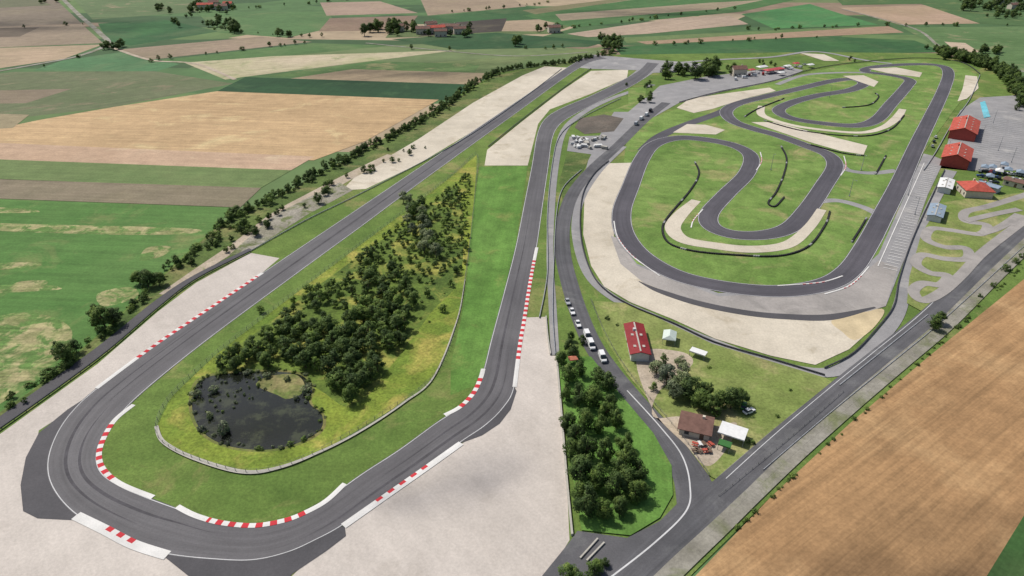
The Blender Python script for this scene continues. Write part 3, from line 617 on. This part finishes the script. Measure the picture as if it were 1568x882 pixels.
# ---------------------------------------------------------------- buildings
ROOFR=plain('roof_tiles_red',C(180,84,70),.85,.25,sc=.5); ROOFB=plain('roof_tiles_brown',C(120,90,80),.85,.25,sc=.5); ROOFM=plain('metal_roof_red',C(140,46,48),.6,.2,sc=.3)
WALLC=plain('render_wall',C(206,196,178),.9); WALLW=plain('white_wall',C(214,214,212),.8); WALLR=plain('red_wall',C(176,78,68),.8)
GLASS=plain('window_glass',C(50,58,66),.15,.05); DOOR=plain('door_paint',C(110,90,76),.6); ROOFW=plain('white_sheet_roof',C(222,222,220),.6,.1); ROOFG=plain('grey_blue_roof',C(140,156,172),.5,.12)
def wv(e,name,V,Fc,mats,MI=None):
    o=mkobj(name,V,Fc,mats,mi=MI); o.parent=e; return o
def house(name,u,v,L,W,h,rh,ang,wallm,roofm,win=True,hip=0.0):
    e=empty(name); x,y=G(u,v); e.location=(x,y,ZT*.5); e.rotation_euler=(0,0,ang)
    V=[];Fc=[];MI=[]; box(V,Fc,MI,(0,0,h/2),(L,W,h)); 
    o=len(V)
    if hip==0:
        V+=[(-L/2,-W/2,h),(-L/2,W/2,h),(-L/2,0,h+rh),(L/2,-W/2,h),(L/2,W/2,h),(L/2,0,h+rh)]
        Fc+=[(o,o+2,o+1),(o+3,o+4,o+5)]; MI+=[0,0]
    wv(e,'walls',V,Fc,wallm)
    ov=.6; V=[];Fc=[]
    zb=h-.1; 
    for dz in (0,.22):
        V+=[(-L/2-ov,-W/2-ov,zb+dz),(L/2+ov,-W/2-ov,zb+dz),(L/2+ov,W/2+ov,zb+dz),(-L/2-ov,W/2+ov,zb+dz),(-L/2-ov+hip,0,h+rh+dz),(L/2+ov-hip,0,h+rh+dz)]
    for b in (0,6):
        Fc+=[(b,b+1,b+5,b+4),(b+2,b+3,b+4,b+5),(b+1,b+2,b+5),(b+3,b,b+4)] if (b or hip) else [(b,b+1,b+5,b+4),(b+2,b+3,b+4,b+5)]
    if not hip: Fc=[f for f in Fc if len(f)==4]
    Fc+=[(0,1,7,6),(2,3,9,8)]
    wv(e,'roof',V,Fc,roofm)
    if L>12:
        V=[];Fc=[];MI=[]; box(V,Fc,MI,(0,0,h+rh+.2),(L-2*hip,.5,.25))
        if hip==0:
            for i in range(int(L/7)):
                for sy in (-1,1): box(V,Fc,MI,(-L/2+3.5+i*7,sy*W*.25,h+rh*.5+.3),(1.2,.9,.25))
        wv(e,'ridge_and_skylights',V,Fc,CONC,MI)
    V=[];Fc=[];MI=[]; box(V,Fc,MI,(L*.22,.6,h+rh+.3),(.8,.8,1.3)); wv(e,'chimney',V,Fc,wallm) if win else None
    if win:
        n=max(2,int(L/4))
        for sgn in (-1,1):
            V=[];Fc=[];MI=[]
            for i in range(n):
                xx=-L/2+(i+.5)*L/n
                if i==n//2: box(V,Fc,MI,(xx,sgn*(W/2+.01),1.1),(1.2,.08,2.2),1)
                else: box(V,Fc,MI,(xx,sgn*(W/2+.01),1.6),(1.3,.08,1.2),0); box(V,Fc,MI,(xx,sgn*(W/2+.03),.93),(1.5,.16,.1),2)
            wv(e,'windows_and_doors',V,Fc,[GLASS,DOOR,CONC],MI)
    return e
KS=gdir((1310,420),(1445,140))
house('pit_building',1474,205,36,15,5,3,KS,WALLR,ROOFR)
house('pit_building',1462,248,27,14,5,3,KS,WALLR,ROOFR)
house('clubhouse',1490,298,13,13,4,2.6,KS+.4,WALLC,ROOFR,hip=5)
house('white_shed',1446,290,16,6,3,.5,KS,WALLW,ROOFW)
house('blue_roof_shed',1431,332,17,6,3,.6,KS,WALLW,ROOFG)
house('white_shed',1512,292,10,5,3,.5,KS+1.2,WALLW,ROOFG)
house('white_shed',1556,286,12,6,3,.5,KS+1.3,WALLC,ROOFB)
house('red_barn',974,532,18,6.0,3.2,.9,math.pi/2-.03,WALLW,ROOFM)
house('brown_roof_house',1064,660,8.5,7.5,2.6,1.8,-.35,WALLC,ROOFB)
def canopy(name,u,v,L,W,h,ang,roofm,peak=0.0):
    e=empty(name); x,y=G(u,v); e.location=(x,y,ZT*.5); e.rotation_euler=(0,0,ang)
    V=[];Fc=[];MI=[]
    for sx in (-1,1):
        for sy in (-1,1): box(V,Fc,MI,(sx*(L/2-.2),sy*(W/2-.2),h/2),(.12,.12,h))
    wv(e,'posts',V,Fc,STEEL)
    V=[];Fc=[];MI=[]
    if peak:
        V=[(-L/2,-W/2,h),(L/2,-W/2,h),(L/2,W/2,h),(-L/2,W/2,h),(-L*.35,0,h+peak),(L*.35,0,h+peak),(-L/2,-W/2,h-.3),(L/2,-W/2,h-.3),(L/2,W/2,h-.3),(-L/2,W/2,h-.3)]
        Fc=[(0,1,5,4),(2,3,4,5),(1,2,5),(3,0,4),(6,7,1,0),(7,8,2,1),(8,9,3,2),(9,6,0,3)]
    else: box(V,Fc,MI,(0,0,h+.12),(L,W,.24)); box(V,Fc,MI,(0,-W/2-.05,h+.1),(L+.1,.08,.4)); 
    wv(e,'roof',V,Fc,roofm); return e
canopy('party_tent',1024,524,6,4.6,2.6,1.3,plain('tent_fabric',C(200,212,202),.7,.08),1.2)
canopy('flat_canopy',1068,548,5.5,2.8,2.2,-.6,ROOFW)
canopy('flat_canopy',1120,672,7.5,5.5,2.6,-.5,ROOFW)
canopy('green_awning',1108,690,3.5,2.5,2.2,-.5,plain('green_fabric',C(60,110,56),.8))
AW=gdir((1140,114),(1210,104)); ARED=plain('awning_red',C(190,84,86),.7)
canopy('paddock_awning',1184,112,22,7,3.2,AW,ARED,1.2)
canopy('paddock_awning',1166,108,10,6,3.2,AW,ROOFW,1.2)
for u,v in ((1150,112),(1205,106),(1130,110),(1218,102),(1240,104),(1195,116)): canopy('gazebo',u,v,6,5,2.8,AW,random.choice([ROOFW,ROOFW,ARED,ROOFG]),1)
canopy('small_canopy',877,558,3,2.4,2.3,.2,plain('awning_orange',C(190,116,92),.7),.5)
for u,v in ((1518,262),(1528,268),(1542,266),(1514,276),(1506,262),(1548,282),(1560,270),(1536,258)): canopy('gazebo',u,v,5,4,2.5,KS,random.choice([ROOFW,ROOFG,WALLC]),1)
for u,v,L,W,a in ((648,52,16,9,.1),(668,50,20,10,.3),(690,48,22,10,-.1),(704,52,14,8,.2),(675,56,14,7,.1),(316,14,22,9,.1),(340,16,16,9,.2),(328,10,14,8,.4),(660,44,14,8,.5),(1530,6,16,9,.1),(1550,14,14,8,.3),(1130,116,12,8,.1),(848,50,14,8,.2),(610,48,14,8,.2),(350,12,12,8,.1)):
    house('farmhouse',u,v,L,W,6,2.4,a,WALLC,random.choice([ROOFB,ROOFR,ROOFB]))
# ---------------------------------------------------------------- vehicles
PAINT={k:plain('car_paint_'+k,C(*c),.3,.03) for k,c in {'white':(226,226,226),'silver':(170,172,176),'black':(38,38,42),'red':(168,36,36),'blue':(50,74,130),'green':(60,120,60)}.items()}
def vehicle(name,u,v,ang,col,van=False,world=None):
    L=5.0 if van else 4.1; W=1.9 if van else 1.72; hh=2.2 if van else 1.45
    V=[];Fc=[];MI=[]
    def loft(sec,mi,capmi=None):
        o=len(V); n=len(sec)
        for (x,zb,zt,wb,wt) in sec: V.extend([(x,-wb/2,zb),(x,wb/2,zb),(x,wt/2,zt),(x,-wt/2,zt)])
        for i in range(n-1):
            a=o+4*i; b=a+4
            for j in range(4): Fc.append((a+j,b+j,b+(j+1)%4,a+(j+1)%4)); MI.append(mi if j!=2 else (mi if capmi is None else capmi))
        Fc.append((o,o+1,o+2,o+3)); MI.append(mi); e=o+4*(n-1); Fc.append((e+3,e+2,e+1,e)); MI.append(mi)
    h=L/2
    if van:
        loft([(-h,.35,1.1,W*.95,W*.95),(-h+.15,.3,1.2,W,W),(h-.9,.3,1.15,W,W),(h-.2,.3,.95,W*.97,W*.92),(h,.38,.8,W*.9,W*.85)],0)
        loft([(-h+.05,1.2,hh-.1,W*.97,W*.86),(-h+.3,1.2,hh,W*.98,W*.88),(h-1.8,1.15,hh,W*.98,W*.88)],0)
        loft([(h-1.8,1.15,hh-.04,W*.96,W*.86),(h-1.3,1.1,hh-.25,W*.95,W*.84),(h-.75,1.08,1.16,W*.93,W*.9)],1)
    else:
        loft([(-h,.4,.82,W*.88,W*.84),(-h+.2,.28,.92,W*.97,W*.93),(-h+1,.25,.93,W,W*.95),(h-1.3,.25,.9,W,W*.94),(h-.3,.28,.74,W*.96,W*.88),(h,.38,.62,W*.86,W*.8)],0)
        loft([(-h+.25,.9,.95,W*.9,W*.84),(-h+.8,.9,hh-.06,W*.92,W*.72),(-h+1.6,.9,hh-.03,W*.93,W*.74),(h-2.1,.88,hh-.06,W*.93,W*.73),(h-1.25,.87,.92,W*.9,W*.84)],1)
        loft([(-h+.85,hh-.07,hh-.01,W*.72,W*.68),(h-2.1,hh-.07,hh-.01,W*.73,W*.68)],0)
    for sx in (-h+.8,h-.85):
        for sy in (-1,1):
            o=len(V); N=10
            for yy in (sy*(W/2-.22),sy*(W/2+.01)):
                for k in range(N): t=k*2*math.pi/N; V.append((sx+.33*math.cos(t),yy,.33+.33*math.sin(t)))
            for k in range(N): Fc.append((o+k,o+(k+1)%N,o+N+(k+1)%N,o+N+k)); MI.append(2)
            Fc.append(tuple(o+N+k for k in range(N))); MI.append(2)
    o=mkobj(name,V,Fc,[PAINT[col],GLASS,TYRE],mi=MI)
    x,y=world if world is not None else G(u,v); o.location=(x,y,ZT); o.rotation_euler=(0,0,ang)
    bm=bmesh.new(); bm.from_mesh(o.data); bmesh.ops.recalc_face_normals(bm,faces=bm.faces); bm.to_mesh(o.data); bm.free()
    return o
for u,v,c,vn in ((869,466,'silver',0),(876,481,'white',0),(885,500,'white',0),(899,519,'white',1),(905,533,'white',1),(922,552,'white',1)):
    vehicle('parked_van' if vn else 'parked_car',u,v,gdir((870,450),(905,530)),c,bool(vn))
for u,v,c in ((982,184,'white'),(990,178,'white'),(974,192,'silver'),(996,172,'black')): vehicle('parked_van',u,v,gdir((945,225),(985,186)),c,True)
for i in range(24):
    vehicle('parked_car',1500+i%10*7.5+random.uniform(-1,1),264+(i//10)*8+i%10*.8,KS+random.choice([0,1.57]),random.choice(['white','silver','black','red','blue']))
for i in range(3): vehicle('parked_car',1432-i*2.4,212+i*7,KS,random.choice(['white','silver','black']))
vehicle('parked_car',1146,634,.5,'white'); vehicle('parked_car',1138,626,1.2,'green')
for i in range(16):
    vehicle('parked_van',1126+i*7,123-i*1.3-(i%2)*3,random.uniform(0,3),random.choice(['white','silver','white','red']),i%2==0)
def lamp(u,v,h=9):
    V=[];Fc=[];MI=[]; box(V,Fc,MI,(0,0,h/2),(.24,.24,h),0,0,.5); box(V,Fc,MI,(.8,0,h),(1.8,.1,.1)); box(V,Fc,MI,(1.7,0,h-.05),(.7,.35,.16))
    box(V,Fc,MI,(0,0,.2),(.6,.6,.4))
    o=mkobj('street_lamp',V,Fc,STEEL,mi=MI); o.location=(*G(u,v),ZC[0]); o.rotation_euler=(0,0,random.uniform(0,6))
for u,v in ((1528,232),(1502,214),(1548,250),(1520,190),(1300,302),(1318,262),(1390,300),(1270,150),(1180,262),(1448,240),(1400,330)): lamp(u,v)
for i in range(26):
    V=[];Fc=[];MI=[]; s=random.uniform(1,2.6)
    for k in range(3): box(V,Fc,MI,(random.uniform(-.2,.2),random.uniform(-.2,.2),.25+k*.5),(s*2,s,.42),0,random.uniform(-.1,.1))
    o=mkobj('pallet_stack',V,Fc,random.choice([WALLW,CONC,CONC,WALLW]),mi=MI); o.location=(*G(random.uniform(874,930),random.uniform(212,230)),ZC[0]); o.rotation_euler=(0,0,random.uniform(0,3))
for i in range(8):
    V=[];Fc=[];MI=[]; box(V,Fc,MI,(0,0,.74),(1.8,.8,.08)); 
    for sy in (-.7,.7): box(V,Fc,MI,(0,sy,.42),(1.8,.28,.06))
    for sx in (-.6,.6): box(V,Fc,MI,(sx,0,.35),(.1,1.4,.08)); box(V,Fc,MI,(sx,.35,.33),(.08,.08,.66)); box(V,Fc,MI,(sx,-.35,.33),(.08,.08,.66))
    o=mkobj('picnic_table',V,Fc,random.choice([DOOR,WALLW,ROOFR]),mi=MI); o.location=(*G(1062+i%4*8+random.uniform(-2,2),684+(i//4)*10),ZC[0]); o.rotation_euler=(0,0,random.uniform(0,3))
wall('culvert_wall',[(888,858),(915,828)],CONC,1.0,.4); wall('culvert_wall',[(898,862),(925,834)],CONC,1.0,.4)
# ---------------------------------------------------------------- light
sv=Vector((-.42,.30,0)); el=math.radians(56); sv=sv.normalized()*math.cos(el); sv.z=math.sin(el)
sd=bpy.data.lights.new('sun','SUN'); sd.energy=4.3; sd.angle=math.radians(.53); sd.color=(1,.955,.88)
so=bpy.data.objects.new('sun',sd); so.rotation_euler=sv.to_track_quat('Z','Y').to_euler(); scene.collection.objects.link(so)
# unseen sheets added to cast soft shadows on the ground ( cloud at 650 m)
cm=bpy.data.materials.new('shadow_cloud_sheet'); cm.use_nodes=True; nt=cm.node_tree; nt.nodes.clear()
out=nt.nodes.new('ShaderNodeOutputMaterial'); tr=nt.nodes.new('ShaderNodeBsdfTransparent'); df=nt.nodes.new('ShaderNodeBsdfDiffuse'); df.inputs[0].default_value=(.85,.85,.87,1)
msx=nt.nodes.new('ShaderNodeMixShader'); tc=nt.nodes.new('ShaderNodeTexCoord')
ln=nt.nodes.new('ShaderNodeVectorMath'); ln.operation='LENGTH'; nt.links.new(tc.outputs['Object'],ln.inputs[0])
fall=ramp(nt,ln.outputs['Value'],.15,1.0,g4(1),g4(0)); nn_=ramp(nt,noise(nt,tc.outputs['Object'],2.2,4,.5),.32,.62)
al=mix(nt,1,mix(nt,1,fall,nn_,'MULTIPLY'),g4(.75),'MULTIPLY')
nt.links.new(al,msx.inputs[0]); nt.links.new(tr.outputs[0],msx.inputs[1]); nt.links.new(df.outputs[0],msx.inputs[2]); nt.links.new(msx.outputs[0],out.inputs[0])
for (u,v,rx,ry,ra_) in ((1430,868,52,26,.3),(735,735,20,12,.6),(640,110,170,60,.2),(60,40,200,90,0),(1000,20,240,70,0),(620,770,12,7,.2)):
    x,y=G(u,v); hh=650; V=[];Fc=[];N=24
    V.append((0,0,.02))
    for r_ in (.5,1.0):
        for k in range(N): t=k*2*math.pi/N; V.append((r_*math.cos(t),r_*math.sin(t),.02-.05*r_))
    for k in range(N): Fc.append((0,1+k,1+(k+1)%N)); Fc.append((1+k,1+N+k,1+N+(k+1)%N,1+(k+1)%N))
    o=mkobj('shadow_cloud',V,Fc,cm); o.location=(x+sv.x/sv.z*hh,y+sv.y/sv.z*hh,hh); o.scale=(rx,ry,min(rx,ry)); o.rotation_euler=(0,0,ra_)
w=bpy.data.worlds.new('World'); scene.world=w; w.use_nodes=True
nt=w.node_tree; sky=nt.nodes.new('ShaderNodeTexSky'); sky.sky_type='NISHITA'; sky.sun_disc=False
sky.sun_elevation=el; sky.sun_rotation=math.atan2(sv.x,sv.y); sky.dust_density=2.5
bg=nt.nodes['Background']; bg.inputs[1].default_value=.1; nt.links.new(sky.outputs[0],bg.inputs[0])
# ---------------------------------------------------------------- camera
cd=bpy.data.cameras.new('camera'); cd.sensor_width=36; cd.lens=F/1568*36; cd.clip_start=1; cd.clip_end=20000
co=bpy.data.objects.new('camera',cd); co.location=(0,0,H); co.rotation_euler=(math.pi/2-TH,0,0); scene.collection.objects.link(co)
scene.camera=co
scene.view_settings.view_transform='Standard'; scene.view_settings.look='None'; scene.view_settings.exposure=0
